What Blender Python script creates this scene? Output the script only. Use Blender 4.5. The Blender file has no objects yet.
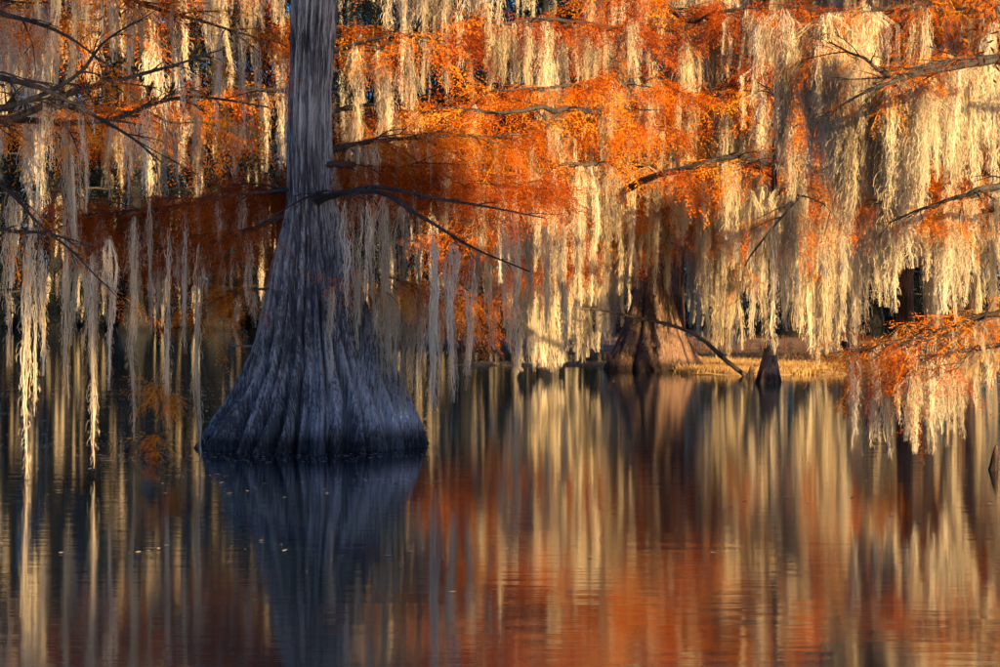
import bpy, math, random
import numpy as np
from mathutils import Vector

R = math.radians
sc = bpy.context.scene

# ------------------------------------------------------------------ camera, sky, sun, exposure
CAM_H = 1.7          # metres above the water
FOC = 2000.0         # focal length in photo pixels (photo is 1000 px wide)
YH = 300.0           # photo row of the horizon
cam_d = bpy.data.cameras.new('camera')
cam = bpy.data.objects.new('camera', cam_d)
sc.collection.objects.link(cam)
cam.location = (0, 0, CAM_H)
cam.rotation_euler = (R(90), 0, 0)
cam_d.sensor_width = 36.0
cam_d.lens = 36.0 * FOC / 1000.0
cam_d.shift_y = (YH - 333.5) / 1000.0
cam_d.clip_end = 3000
sc.camera = cam

SUN_AZ = 150.0        # degrees to the right of the view direction
SUN_EL = 16.0
world = bpy.data.worlds.new('World')
sc.world = world
world.use_nodes = True
wn = world.node_tree.nodes
wn.clear()
sky = wn.new('ShaderNodeTexSky')
sky.sky_type = 'NISHITA'
sky.sun_disc = False
sky.sun_elevation = R(SUN_EL)
sky.sun_rotation = R(SUN_AZ)
sky.ozone_density = 9.0
bg = wn.new('ShaderNodeBackground')
bg.inputs['Strength'].default_value = 0.058
wo = wn.new('ShaderNodeOutputWorld')
world.node_tree.links.new(sky.outputs[0], bg.inputs[0])
world.node_tree.links.new(bg.outputs[0], wo.inputs[0])

sun_d = bpy.data.lights.new('sun', 'SUN')
sun_d.energy = 5.0
sun_d.color = (1.0, 0.66, 0.28)
sun_d.angle = R(0.5)
sun = bpy.data.objects.new('sun', sun_d)
sc.collection.objects.link(sun)
to_sun = Vector((math.sin(R(SUN_AZ)) * math.cos(R(SUN_EL)), math.cos(R(SUN_AZ)) * math.cos(R(SUN_EL)), math.sin(R(SUN_EL))))
sun.rotation_euler = to_sun.to_track_quat('Z', 'Y').to_euler()

sc.view_settings.view_transform = 'Standard'
sc.view_settings.look = 'None'
sc.view_settings.gamma = 1.0
sc.view_settings.exposure = 1.85
sc.render.engine = 'CYCLES'
sc.cycles.max_bounces = 4
sc.cycles.diffuse_bounces = 2
sc.cycles.glossy_bounces = 2
sc.cycles.transmission_bounces = 4
sc.cycles.sample_clamp_indirect = 6.0
sc.cycles.adaptive_threshold = 0.04

# ------------------------------------------------------------------ small helpers
def P(px, py, d):
    """photo pixel at a given distance -> a point of the place"""
    return Vector(((px - 500.0) / FOC * d, d, CAM_H - (py - YH) / FOC * d))

def water_d(py):
    return CAM_H * FOC / (py - YH)

def hash3(ix, iy, iz, seed):
    n = (ix.astype(np.int64) * 374761393 + iy.astype(np.int64) * 668265263 + iz.astype(np.int64) * 2147483647 + seed * 974634777) & 0xffffffff
    n = ((n ^ (n >> 13)) * 1274126177) & 0xffffffff
    n = n ^ (n >> 16)
    return (n & 0xffff) / 65535.0

def vnoise(x, y, z=None, seed=0):
    x = np.asarray(x, float); y = np.asarray(y, float)
    z = np.zeros_like(x) if z is None else np.asarray(z, float)
    x0 = np.floor(x); y0 = np.floor(y); z0 = np.floor(z)
    fx = x - x0; fy = y - y0; fz = z - z0
    fx = fx * fx * (3 - 2 * fx); fy = fy * fy * (3 - 2 * fy); fz = fz * fz * (3 - 2 * fz)
    out = 0
    for dx in (0, 1):
        for dy in (0, 1):
            for dz in (0, 1):
                w = (fx if dx else 1 - fx) * (fy if dy else 1 - fy) * (fz if dz else 1 - fz)
                out = out + w * hash3(x0 + dx, y0 + dy, z0 + dz, seed)
    return out

def new_mesh(name, verts, faces, material=None, smooth=False):
    me = bpy.data.meshes.new(name)
    verts = np.asarray(verts, np.float32)
    faces = np.asarray(faces, np.int32)
    n = faces.shape[1]
    me.vertices.add(len(verts)); me.vertices.foreach_set('co', verts.ravel())
    me.loops.add(faces.size); me.loops.foreach_set('vertex_index', faces.ravel())
    me.polygons.add(len(faces))
    me.polygons.foreach_set('loop_start', np.arange(0, faces.size, n, dtype=np.int32))
    me.polygons.foreach_set('use_smooth', np.full(len(faces), smooth))
    me.update(calc_edges=True)
    if material: me.materials.append(material)
    return me

def link(name, data, parent=None, loc=None, **props):
    o = bpy.data.objects.new(name, data)
    sc.collection.objects.link(o)
    if parent is not None: o.parent = parent
    if loc is not None: o.location = loc
    for k, v in props.items(): o[k] = v
    return o

def thing(name, label, cat, loc=(0, 0, 0), group=None):
    o = link(name, None, None, loc, label=label, category=cat)
    o.empty_display_size = 0.3
    if group: o['group'] = group
    return o

# ------------------------------------------------------------------ materials
def mat(name):
    m = bpy.data.materials.new(name); m.use_nodes = True
    nt = m.node_tree; nt.nodes.clear()
    out = nt.nodes.new('ShaderNodeOutputMaterial')
    return m, nt, out

def N(nt, kind, **inputs):
    n = nt.nodes.new(kind)
    for k, v in inputs.items():
        n.inputs[k.replace('_', ' ')].default_value = v
    return n

def ramp(nt, fac, stops):
    r = nt.nodes.new('ShaderNodeValToRGB')
    el = r.color_ramp.elements
    el[0].position, el[0].color = stops[0][0], (*stops[0][1], 1)
    el[1].position, el[1].color = stops[-1][0], (*stops[-1][1], 1)
    for p, c in stops[1:-1]:
        e = el.new(p); e.color = (*c, 1)
    nt.links.new(fac, r.inputs[0])
    return r

def coords(nt, scale, kind='Object'):
    tc = nt.nodes.new('ShaderNodeTexCoord')
    mp = nt.nodes.new('ShaderNodeMapping')
    mp.inputs['Scale'].default_value = scale
    nt.links.new(tc.outputs[kind], mp.inputs[0])
    return mp.outputs[0]

def bark_material(name, dark, mid, pale, wet=True, scale=1.0):
    m, nt, out = mat(name)
    L = nt.links.new
    v1 = coords(nt, (15 * scale, 15 * scale, 0.7 * scale))
    n1 = N(nt, 'ShaderNodeTexNoise', Scale=2.2, Detail=6.0, Roughness=0.65); L(v1, n1.inputs['Vector'])
    v2 = coords(nt, (48 * scale, 48 * scale, 3.6 * scale))
    n2 = N(nt, 'ShaderNodeTexNoise', Scale=2.6, Detail=5.0, Roughness=0.7); L(v2, n2.inputs['Vector'])
    v3 = coords(nt, (1.0, 1.0, 0.6))
    n3 = N(nt, 'ShaderNodeTexNoise', Scale=1.5, Detail=3.0, Roughness=0.6); L(v3, n3.inputs['Vector'])
    add = nt.nodes.new('ShaderNodeMath'); add.operation = 'MULTIPLY_ADD'
    L(n1.outputs[0], add.inputs[0]); add.inputs[1].default_value = 0.6
    mul = nt.nodes.new('ShaderNodeMath'); mul.operation = 'MULTIPLY_ADD'
    L(n2.outputs[0], mul.inputs[0]); mul.inputs[1].default_value = 0.45
    sub = nt.nodes.new('ShaderNodeMath'); sub.operation = 'MULTIPLY_ADD'
    L(n3.outputs[0], sub.inputs[0]); sub.inputs[1].default_value = 0.52; sub.inputs[2].default_value = -0.285
    L(sub.outputs[0], mul.inputs[2]); L(mul.outputs[0], add.inputs[2])
    cr = ramp(nt, add.outputs[0], [(0.46, dark), (0.57, mid), (0.65, mid), (0.72, pale), (0.9, pale)])
    col = cr.outputs[0]
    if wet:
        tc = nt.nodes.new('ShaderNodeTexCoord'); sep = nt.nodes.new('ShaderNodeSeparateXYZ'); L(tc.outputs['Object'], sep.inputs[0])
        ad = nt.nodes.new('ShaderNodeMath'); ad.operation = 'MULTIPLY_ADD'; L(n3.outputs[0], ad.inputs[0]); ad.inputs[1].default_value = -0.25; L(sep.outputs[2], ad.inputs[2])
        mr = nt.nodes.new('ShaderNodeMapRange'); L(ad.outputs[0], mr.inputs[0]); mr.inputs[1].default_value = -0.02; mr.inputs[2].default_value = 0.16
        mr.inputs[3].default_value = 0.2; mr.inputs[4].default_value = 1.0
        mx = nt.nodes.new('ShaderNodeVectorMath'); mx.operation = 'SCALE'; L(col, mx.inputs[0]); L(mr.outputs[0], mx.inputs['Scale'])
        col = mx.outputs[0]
    b = N(nt, 'ShaderNodeBsdfPrincipled', Roughness=0.88)
    b.inputs['Specular IOR Level'].default_value = 0.25
    L(col, b.inputs['Base Color'])
    bp = N(nt, 'ShaderNodeBump', Strength=0.85, Distance=0.03)
    L(add.outputs[0], bp.inputs['Height']); L(bp.outputs[0], b.inputs['Normal'])
    L(b.outputs[0], out.inputs[0])
    return m

def leafy_material(name, stops, transl, noise_scale=3.0, noise_amt=0.5, sat=None):
    """diffuse + translucent, the tint picked per copy (Object Info random) and by a soft noise"""
    m, nt, out = mat(name)
    L = nt.links.new
    oi = nt.nodes.new('ShaderNodeObjectInfo')
    geo = nt.nodes.new('ShaderNodeNewGeometry')
    nz = N(nt, 'ShaderNodeTexNoise', Scale=noise_scale, Detail=3.0); L(geo.outputs['Position'], nz.inputs['Vector'])
    a = nt.nodes.new('ShaderNodeMath'); a.operation = 'MULTIPLY_ADD'; L(nz.outputs[0], a.inputs[0]); a.inputs[1].default_value = noise_amt
    b = nt.nodes.new('ShaderNodeMath'); b.operation = 'MULTIPLY_ADD'; L(oi.outputs['Random'], b.inputs[0]); b.inputs[1].default_value = 0.6; b.inputs[2].default_value = 0.2 - noise_amt * 0.5
    L(b.outputs[0], a.inputs[2])
    cr = ramp(nt, a.outputs[0], stops)
    d = N(nt, 'ShaderNodeBsdfDiffuse'); t = N(nt, 'ShaderNodeBsdfTranslucent')
    L(cr.outputs[0], d.inputs[0]); L(cr.outputs[0], t.inputs[0])
    mx = nt.nodes.new('ShaderNodeMixShader'); mx.inputs[0].default_value = transl
    L(d.outputs[0], mx.inputs[1]); L(t.outputs[0], mx.inputs[2])
    L(mx.outputs[0], out.inputs[0])
    return m

M = {}
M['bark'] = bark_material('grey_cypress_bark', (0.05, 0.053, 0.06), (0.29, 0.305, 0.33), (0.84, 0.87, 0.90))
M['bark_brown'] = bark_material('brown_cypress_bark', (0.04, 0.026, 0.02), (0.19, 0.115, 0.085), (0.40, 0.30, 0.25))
M['bark_shade'] = bark_material('painted_shade_bark', (0.005, 0.006, 0.007), (0.013, 0.014, 0.016), (0.03, 0.03, 0.032))  # shade of the distant forest put into the bark colour
M['limb'] = bark_material('limb_bark', (0.02, 0.018, 0.017), (0.06, 0.05, 0.045), (0.17, 0.155, 0.145), wet=False)
M['moss'] = leafy_material('spanish_moss', [(0.1, (0.24, 0.19, 0.13)), (0.45, (0.56, 0.485, 0.345)), (0.9, (0.79, 0.70, 0.55))], 0.33, 0.7, 0.8)
M['needles'] = leafy_material('rust_cypress_needles', [(0.0, (0.16, 0.035, 0.008)), (0.25, (0.34, 0.06, 0.008)), (0.45, (0.66, 0.16, 0.010)), (0.65, (0.80, 0.27, 0.016)), (1.0, (0.88, 0.48, 0.06))], 0.5, 0.9, 0.7)
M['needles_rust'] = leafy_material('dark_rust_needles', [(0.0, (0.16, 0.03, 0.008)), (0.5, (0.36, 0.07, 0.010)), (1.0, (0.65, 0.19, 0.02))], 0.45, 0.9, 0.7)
M['needles_shade'] = leafy_material('painted_shade_needles', [(0.0, (0.004, 0.007, 0.010)), (0.75, (0.008, 0.012, 0.016)), (0.92, (0.02, 0.014, 0.01)), (1.0, (0.20, 0.06, 0.012))], 0.3, 0.25, 0.9)  # distant shade put into the needle colour, with rust at the end
M['straw'] = leafy_material('straw_grass', [(0.0, (0.22, 0.12, 0.05)), (0.5, (0.46, 0.31, 0.13)), (1.0, (0.60, 0.46, 0.22))], 0.35, 0.6, 0.8)

def ground_material(name, a, b_, c, s=1.0):
    m, nt, out = mat(name)
    v = coords(nt, (s, s, s))
    n1 = N(nt, 'ShaderNodeTexNoise', Scale=1.2, Detail=8.0, Roughness=0.7); nt.links.new(v, n1.inputs['Vector'])
    cr = ramp(nt, n1.outputs[0], [(0.3, a), (0.5, b_), (0.7, c)])
    b = N(nt, 'ShaderNodeBsdfPrincipled', Roughness=0.95)
    nt.links.new(cr.outputs[0], b.inputs['Base Color'])
    bp = N(nt, 'ShaderNodeBump', Strength=0.6, Distance=0.05); nt.links.new(n1.outputs[0], bp.inputs['Height']); nt.links.new(bp.outputs[0], b.inputs['Normal'])
    nt.links.new(b.outputs[0], out.inputs[0])
    return m
M['mud'] = ground_material('marsh_mud', (0.04, 0.026, 0.018), (0.10, 0.055, 0.03), (0.18, 0.10, 0.05))
M['dry_sedge'] = leafy_material('dry_sedge', [(0.0, (0.05, 0.025, 0.012)), (0.6, (0.14, 0.06, 0.02)), (1.0, (0.3, 0.13, 0.03))], 0.3, 0.6, 0.8)
M['duckweed'] = ground_material('straw_mat', (0.16, 0.09, 0.04), (0.40, 0.26, 0.10), (0.52, 0.38, 0.17), 1.5)

def water_material():
    m, nt, out = mat('still_swamp_water')
    L = nt.links.new
    b = N(nt, 'ShaderNodeBsdfPrincipled', Roughness=0.05, IOR=3.5)
    b.inputs['Base Color'].default_value = (0.004, 0.010, 0.020, 1)
    b.inputs['Specular IOR Level'].default_value = 0.62
    v1 = coords(nt, (0.55, 2.6, 1.0))
    n1 = N(nt, 'ShaderNodeTexNoise', Scale=1.6, Detail=3.0, Roughness=0.55); L(v1, n1.inputs['Vector'])
    v2 = coords(nt, (2.2, 16.0, 1.0))
    n2 = N(nt, 'ShaderNodeTexNoise', Scale=1.3, Detail=2.0, Roughness=0.5); L(v2, n2.inputs['Vector'])
    b1 = N(nt, 'ShaderNodeBump', Strength=0.10, Distance=0.02); L(n1.outputs[0], b1.inputs['Height'])
    b2 = N(nt, 'ShaderNodeBump', Strength=0.10, Distance=0.004); L(n2.outputs[0], b2.inputs['Height']); L(b1.outputs[0], b2.inputs['Normal'])
    L(b2.outputs[0], b.inputs['Normal'])
    L(b.outputs[0], out.inputs[0])
    return m
M['water'] = water_material()

# ------------------------------------------------------------------ mesh makers
def tubes_mesh(name, segs, material, sides=7, knots=0.0, seed=0):
    """one mesh from a list of (points, radii) polylines, each a closed tapering tube"""
    V, F = [], []; off = 0
    rng = np.random.default_rng(seed)
    for pts, rad in segs:
        pts = np.asarray(pts, float); rad = np.asarray(rad, float)
        k = len(pts)
        if k < 2: continue
        tan = np.gradient(pts, axis=0); tan /= np.linalg.norm(tan, axis=1)[:, None] + 1e-9
        up = np.array([0, 0, 1.0]) if abs(tan[:, 2]).mean() < 0.8 else np.array([1.0, 0, 0])
        u = np.cross(tan, up); u /= np.linalg.norm(u, axis=1)[:, None] + 1e-9
        w = np.cross(u, tan)
        s = sides if rad.max() > 0.012 else 4
        th = np.arange(s) / s * 2 * math.pi
        rr = rad[:, None] * (1 + knots * (rng.random((k, s)) - 0.5))
        ring = pts[:, None] + rr[..., None] * (np.cos(th)[None, :, None] * u[:, None] + np.sin(th)[None, :, None] * w[:, None])
        V.append(ring.reshape(-1, 3))
        i, j = np.meshgrid(np.arange(k - 1), np.arange(s), indexing='ij')
        a = off + i * s + j; b = off + i * s + (j + 1) % s
        F.append(np.stack([a, b, b + s, a + s], -1).reshape(-1, 4))
        off += k * s
    return new_mesh(name, np.concatenate(V), np.concatenate(F), material, True)

def ribbons(lines, widths, rng):
    """lines (n,k,3) -> quads; the ribbon faces a random horizontal direction"""
    n, k, _ = lines.shape
    a = rng.random(n) * math.pi
    side = np.stack([np.cos(a), np.sin(a), np.zeros(n)], -1)[:, None] * widths[..., None] * 0.5
    V = np.stack([lines - side, lines + side], 2).reshape(-1, 3)
    i, j = np.meshgrid(np.arange(n), np.arange(k - 1), indexing='ij')
    b = (i * k + j) * 2
    F = np.stack([b, b + 1, b + 3, b + 2], -1).reshape(-1, 4)
    return V, F

def tassel_mesh(name, seed, length, width, n_str, w_str, tips=1, curl=1.0):
    """a hanging beard of moss: wavy strands round one or more axes, with small curls sticking out"""
    rng = np.random.default_rng(seed)
    VV, FF, off = [], [], 0
    k = 13
    for tip in range(tips):
        Lt = length * (1.0 if tip == 0 else rng.uniform(0.35, 0.8))
        ox, oy = (0, 0) if tip == 0 else rng.normal(0, width * 0.75, 2)
        wt = width * (1.0 if tip == 0 else 0.7)
        ph = rng.random(4) * 6.28; lump = rng.uniform(0.2, 0.65); f1 = rng.uniform(9, 26); f2 = rng.uniform(4, 11)
        def axis(t):
            return np.stack([ox * np.clip(t * 4, 0, 1) + width * 0.18 * (np.sin(t * 5 + ph[0]) + 0.3 * np.sin(t * 13 + ph[1])) * t ** 0.7,
                             oy * np.clip(t * 4, 0, 1) + width * 0.18 * (np.sin(t * 4 + ph[2]) + 0.5 * np.sin(t * 11 + ph[3])) * t ** 0.7, -t * Lt], -1)
        def env(t):
            return wt * (0.35 + 0.65 * np.clip(t * 6, 0, 1)) * np.clip(1 - t, 0, 1) ** 0.6 * (1 + lump * np.sin(t * f1 + ph[0]) * np.sin(t * f2 + ph[2]))
        n = int(n_str * (1.0 if tip == 0 else 0.6))
        t0 = rng.random(n) ** 1.1 * 0.72
        span = rng.uniform(0.2, 0.5, n)
        t = np.clip(t0[:, None] + span[:, None] * np.linspace(0, 1, k)[None], 0, 1.03)
        ang = rng.random(n) * 6.28; rad = np.sqrt(rng.random(n)) * 0.5
        walk = np.cumsum(rng.normal(0, 0.08, (n, k, 2)), 1) + rng.normal(0, 0.15, (n, k, 2))
        q = axis(t)
        e = env(t)
        q[..., 0] += e * (rad * np.cos(ang))[:, None] + walk[..., 0] * wt * 0.35
        q[..., 1] += e * (rad * np.sin(ang))[:, None] + walk[..., 1] * wt * 0.35
        wid = w_str * rng.uniform(0.6, 1.25, (n, 1)) * np.linspace(1, 0.45, k)[None]
        V, F = ribbons(q, wid, rng); VV.append(V); FF.append(F + off); off += len(V)
        # curls
        nc = int(n * (5.5 if width > 0.14 else 5.0) * curl)
        if nc:
            tc = rng.random(nc) ** 0.8
            a = rng.random(nc) * 6.28
            base = axis(tc); ee = env(tc)
            s = np.linspace(0, 1, 5)[None]
            reach = (0.22 * wt + 0.30 * ee) * rng.uniform(0.3, 1.7, nc)
            hook = rng.uniform(-1.2, 0.6, nc)[:, None]
            q = np.zeros((nc, 5, 3))
            out = ee[:, None] * 0.35 + reach[:, None] * np.sin(s * 1.7)
            bend = a[:, None] + hook * s
            q[..., 0] = base[:, None, 0] + out * np.cos(bend)
            q[..., 1] = base[:, None, 1] + out * np.sin(bend)
            q[..., 2] = base[:, None, 2] + reach[:, None] * (0.35 * s - 1.5 * s ** 2 * rng.uniform(0.2, 1.4, (nc, 1)))
            wid = w_str * 0.8 * rng.uniform(0.5, 1.0, (nc, 1)) * np.linspace(1, 0.5, 5)[None]
            V, F = ribbons(q, wid, rng); VV.append(V); FF.append(F + off); off += len(V)
    return new_mesh(name, np.concatenate(VV), np.concatenate(FF), M['moss'])

def spray_mesh(name, seed, material, length=0.5, leaf=0.034, nb=11, fill=1.0):
    """a drooping feathery cypress branchlet lying along +x"""
    rng = np.random.default_rng(seed)
    V, F = [], []
    def tri(c, d, nrm, l, w):
        side = np.cross(d, nrm); side /= np.linalg.norm(side) + 1e-9
        i = len(V)
        V.extend([c - side * w * 0.3, c + d * l * 0.45 + side * w * 0.5, c + d * l, c + d * l * 0.45 - side * w * 0.5])
        F.append((i, i + 1, i + 2, i + 3))
    for b in range(nb):
        t = (b + rng.random()) / nb
        s = 1 if b % 2 else -1
        base = np.array([t * length, rng.normal(0, .01), -0.22 * length * t ** 2 + rng.normal(0, .015)])
        yaw = s * rng.uniform(0.5, 1.15) * (1 - 0.4 * t)
        pit = rng.uniform(-0.1, 0.9)
        d = np.array([math.cos(yaw) * math.cos(pit), math.sin(yaw) * math.cos(pit), -math.sin(pit)])
        bl = length * rng.uniform(0.22, 0.5) * (1.1 - 0.5 * t)
        m_ = max(3, int(bl / (leaf * 0.42) * fill))
        side = np.cross(d, [0, 0, 1.0]); side /= np.linalg.norm(side) + 1e-9
        for q in range(m_):
            u = (q + 0.5) / m_
            c = base + d * bl * u + np.array([0, 0, -0.25 * bl * u * u])
            sg = 1 if q % 2 else -1
            ld = d * rng.uniform(0.35, 0.9) + side * sg * rng.uniform(0.5, 1.0) + np.array([0, 0, rng.uniform(-0.7, 0.25)])
            ld /= np.linalg.norm(ld)
            tri(c, ld, np.array([rng.normal(0, .5), rng.normal(0, .5), 1.0]), leaf * rng.uniform(0.6, 1.5) * (1.1 - 0.5 * u), leaf * 0.23)
    # the rachis
    for q in range(5):
        t = q / 5
        c = np.array([t * length, 0, -0.22 * length * t * t])
        tri(c, np.array([1, 0, -0.44 * t]), np.array([0, 0.6, 1.0]), length * 0.21, 0.008)
    return new_mesh(name, np.array(V), np.array(F), material)

# prototypes (meshes only become visible through the plants that use them)
TASSEL = {}
for cls, (length, width, ns, ws, nv) in {
        'near_short': (0.55, 0.085, 22, 0.0065, 6), 'near_mid': (1.1, 0.09, 34, 0.0065, 8), 'near_long': (1.7, 0.092, 48, 0.0068, 8),
        'far_short': (0.9, 0.165, 34, 0.0115, 8), 'far_mid': (1.7, 0.18, 54, 0.0115, 10), 'far_long': (3.0, 0.195, 86, 0.012, 12)}.items():
    TASSEL[cls] = [tassel_mesh('moss_tassel_' + cls, 100 * len(TASSEL) + i, length, width, ns, ws, tips=1 + i % 3) for i in range(nv)]
T_LEN = {'near_short': 0.55, 'near_mid': 1.1, 'near_long': 1.7, 'far_short': 0.9, 'far_mid': 1.7, 'far_long': 2.9}
SPRAY = {'near': [spray_mesh('cypress_spray', 10 + i, M['needles'], 0.5, 0.036, 12) for i in range(5)],
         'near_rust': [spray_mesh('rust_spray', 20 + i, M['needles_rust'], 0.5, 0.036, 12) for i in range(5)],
         'far': [spray_mesh('far_cypress_spray', 30 + i, M['needles'], 0.95, 0.085, 13) for i in range(5)],
         'far_dark': [spray_mesh('far_dark_spray', 50 + i, M['needles_shade'], 1.0, 0.11, 12) for i in range(4)],
         'far_rust': [spray_mesh('far_rust_spray', 40 + i, M['needles_rust'], 0.95, 0.085, 13) for i in range(5)]}

# ------------------------------------------------------------------ scatter of uncountable foliage and moss (geometry instances of plain meshes)
PROTO = {}
def proto_object(me):
    if me.name not in PROTO:
        PROTO[me.name] = bpy.data.objects.new(me.name, me)      # not linked to the scene
    return PROTO[me.name]

GROUPS = {}
def scatter_group(key, meshes):
    if key in GROUPS: return GROUPS[key]
    ng = bpy.data.node_groups.new('scatter_' + key, 'GeometryNodeTree')
    ng.interface.new_socket('Geometry', in_out='INPUT', socket_type='NodeSocketGeometry')
    ng.interface.new_socket('Geometry', in_out='OUTPUT', socket_type='NodeSocketGeometry')
    nn, L = ng.nodes, ng.links.new
    gi = nn.new('NodeGroupInput'); go = nn.new('NodeGroupOutput')
    jn = nn.new('GeometryNodeJoinGeometry')
    for me in reversed(meshes):
        oi = nn.new('GeometryNodeObjectInfo'); oi.inputs['Object'].default_value = proto_object(me); oi.inputs['As Instance'].default_value = False
        g2 = nn.new('GeometryNodeGeometryToInstance')
        L(oi.outputs['Geometry'], g2.inputs[0]); L(g2.outputs[0], jn.inputs[0])
    ip = nn.new('GeometryNodeInstanceOnPoints'); ip.inputs['Pick Instance'].default_value = True
    def attr(nm, ty):
        a = nn.new('GeometryNodeInputNamedAttribute'); a.data_type = ty; a.inputs['Name'].default_value = nm
        return a.outputs[0]
    L(gi.outputs[0], ip.inputs['Points']); L(jn.outputs[0], ip.inputs['Instance'])
    L(attr('pick', 'INT'), ip.inputs['Instance Index'])
    L(attr('turn', 'FLOAT_VECTOR'), ip.inputs['Rotation'])
    L(attr('size', 'FLOAT_VECTOR'), ip.inputs['Scale'])
    L(ip.outputs[0], go.inputs[0])
    GROUPS[key] = ng
    return ng

def scatter(name, parent, key, meshes, pts, turn, size, rng, **props):
    if len(pts) == 0: return None
    pts = np.asarray(pts, np.float32); n = len(pts)
    me = bpy.data.meshes.new(name)
    me.vertices.add(n); me.vertices.foreach_set('co', pts.ravel())
    a = me.attributes.new('pick', 'INT', 'POINT'); a.data.foreach_set('value', rng.integers(0, len(meshes), n).astype(np.int32))
    a = me.attributes.new('turn', 'FLOAT_VECTOR', 'POINT'); a.data.foreach_set('vector', np.asarray(turn, np.float32).ravel())
    a = me.attributes.new('size', 'FLOAT_VECTOR', 'POINT'); a.data.foreach_set('vector', np.asarray(size, np.float32).ravel())
    o = link(name, me, parent, kind='stuff', **props)
    md = o.modifiers.new('scatter', 'NODES'); md.node_group = scatter_group(key, meshes)
    return o

# ------------------------------------------------------------------ branches
def spline(ctrl, n):
    c = np.asarray([tuple(p) for p in ctrl], float)
    if len(c) == 2:
        t = np.linspace(0, 1, n)[:, None]; return c[0] * (1 - t) + c[1] * t
    c = np.vstack([2 * c[0] - c[1], c, 2 * c[-1] - c[-2]])
    out = []
    segs = len(c) - 3
    for u in np.linspace(0, segs - 1e-6, n):
        i = int(u); t = u - i
        p0, p1, p2, p3 = c[i:i + 4]
        out.append(0.5 * ((2 * p1) + (p2 - p0) * t + (2 * p0 - 5 * p1 + 4 * p2 - p3) * t * t + (3 * p1 - p0 - 3 * p2 + p3) * t ** 3))
    return np.array(out)

def grow_limb(ctrl, r0, r1, rng, twigs=10, tw_len=0.9, rise=0.05, wob=0.03, sub=3, frm=0.12):
    """main axis through ctrl with side twigs; returns (tube segments, twig polylines)"""
    length = sum((Vector(ctrl[i + 1]) - Vector(ctrl[i])).length for i in range(len(ctrl) - 1))
    n = max(8, int(length / 0.12))
    ax = spline(ctrl, n)
    k = np.linspace(0, 1, n)
    wv = np.stack([vnoise(k * length * 1.7, k * 0, None, int(rng.integers(1e6))) - 0.5 for _ in range(3)], -1)
    ax = ax + wv * wob * length * 0.5 * np.clip(k * 6, 0, 1)[:, None]
    rad = r0 + (r1 - r0) * k ** 0.8
    segs = [(ax, rad)]; lines = []
    for q in range(twigs):
        t = frm + (1 - frm) * (q + rng.random()) / twigs
        i = min(n - 2, int(t * (n - 1)))
        d = ax[min(n - 1, i + 1)] - ax[max(0, i - 1)]; d /= np.linalg.norm(d) + 1e-9
        s = rng.choice([-1, 1])
        side = np.cross(d, [0, 0, 1.0]); side /= np.linalg.norm(side) + 1e-9
        dirn = d * rng.uniform(0.3, 1.0) + side * s * rng.uniform(0.4, 1.0) + np.array([0, 0, rng.uniform(-0.22, 0.26) + rise])
        dirn /= np.linalg.norm(dirn)
        tl = tw_len * rng.uniform(0.5, 1.25) * (1.0 - 0.35 * t)
        m = 7; u = np.linspace(0, 1, m)[:, None]
        curve = rng.normal(0, 0.14, 3)
        tw = ax[i] + dirn * tl * u + (curve * tl + np.array([0, 0, -0.22 * tl])) * u ** 2 + rng.normal(0, 0.012 * tl, (m, 3)) * u
        rt = min(rad[i] * 0.6, 0.008 + 0.012 * tl)
        segs.append((tw, np.linspace(rt, max(0.003, r1 * 0.4), m))); lines.append(tw)
        for _ in range(sub):
            j = int(rng.integers(2, m - 1))
            dd = tw[j] - tw[j - 1]; dd /= np.linalg.norm(dd) + 1e-9
            dd = dd + rng.normal(0, 0.55, 3) * np.array([1, 1, 0.6]); dd /= np.linalg.norm(dd)
            sl = tl * rng.uniform(0.25, 0.5)
            us = np.linspace(0, 1, 4)[:, None]
            st = tw[j] + dd * sl * us + np.array([0, 0, -0.15 * sl]) * us ** 2
            segs.append((st, np.linspace(rt * 0.5, max(0.0025, r1 * 0.3), 4))); lines.append(st)
    return segs, lines, ax

def along(lines, per_m, rng, lo=0.0):
    pts, dirs = [], []
    for l in lines:
        seg = np.linalg.norm(l[-1] - l[0])
        n = rng.poisson(per_m * seg)
        for _ in range(n):
            t = (lo + (1 - lo) * rng.random()) * (len(l) - 1)
            i = min(len(l) - 2, int(t)); f = t - i
            pts.append(l[i] * (1 - f) + l[i + 1] * f); dirs.append(l[i + 1] - l[i])
    return np.array(pts).reshape(-1, 3), np.array(dirs).reshape(-1, 3)

def add_foliage(name, parent, lines, per_m, kind, rng, scale=(0.7, 1.3), off=None):
    p, d = along(lines, per_m, rng, 0.15)
    if len(p) == 0: return None
    n = len(p)
    yaw = np.arctan2(d[:, 1], d[:, 0]) + rng.normal(0, 0.7, n)
    pit = rng.normal(0.25, 0.4, n)
    turn = np.stack([rng.normal(0, 0.4, n), pit, yaw], -1)
    s = rng.uniform(*scale, n)
    if off is not None: p = p - np.asarray(off)
    return scatter(name, parent, kind, SPRAY[kind], p, turn, np.stack([s, s, s], -1), rng)

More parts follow.
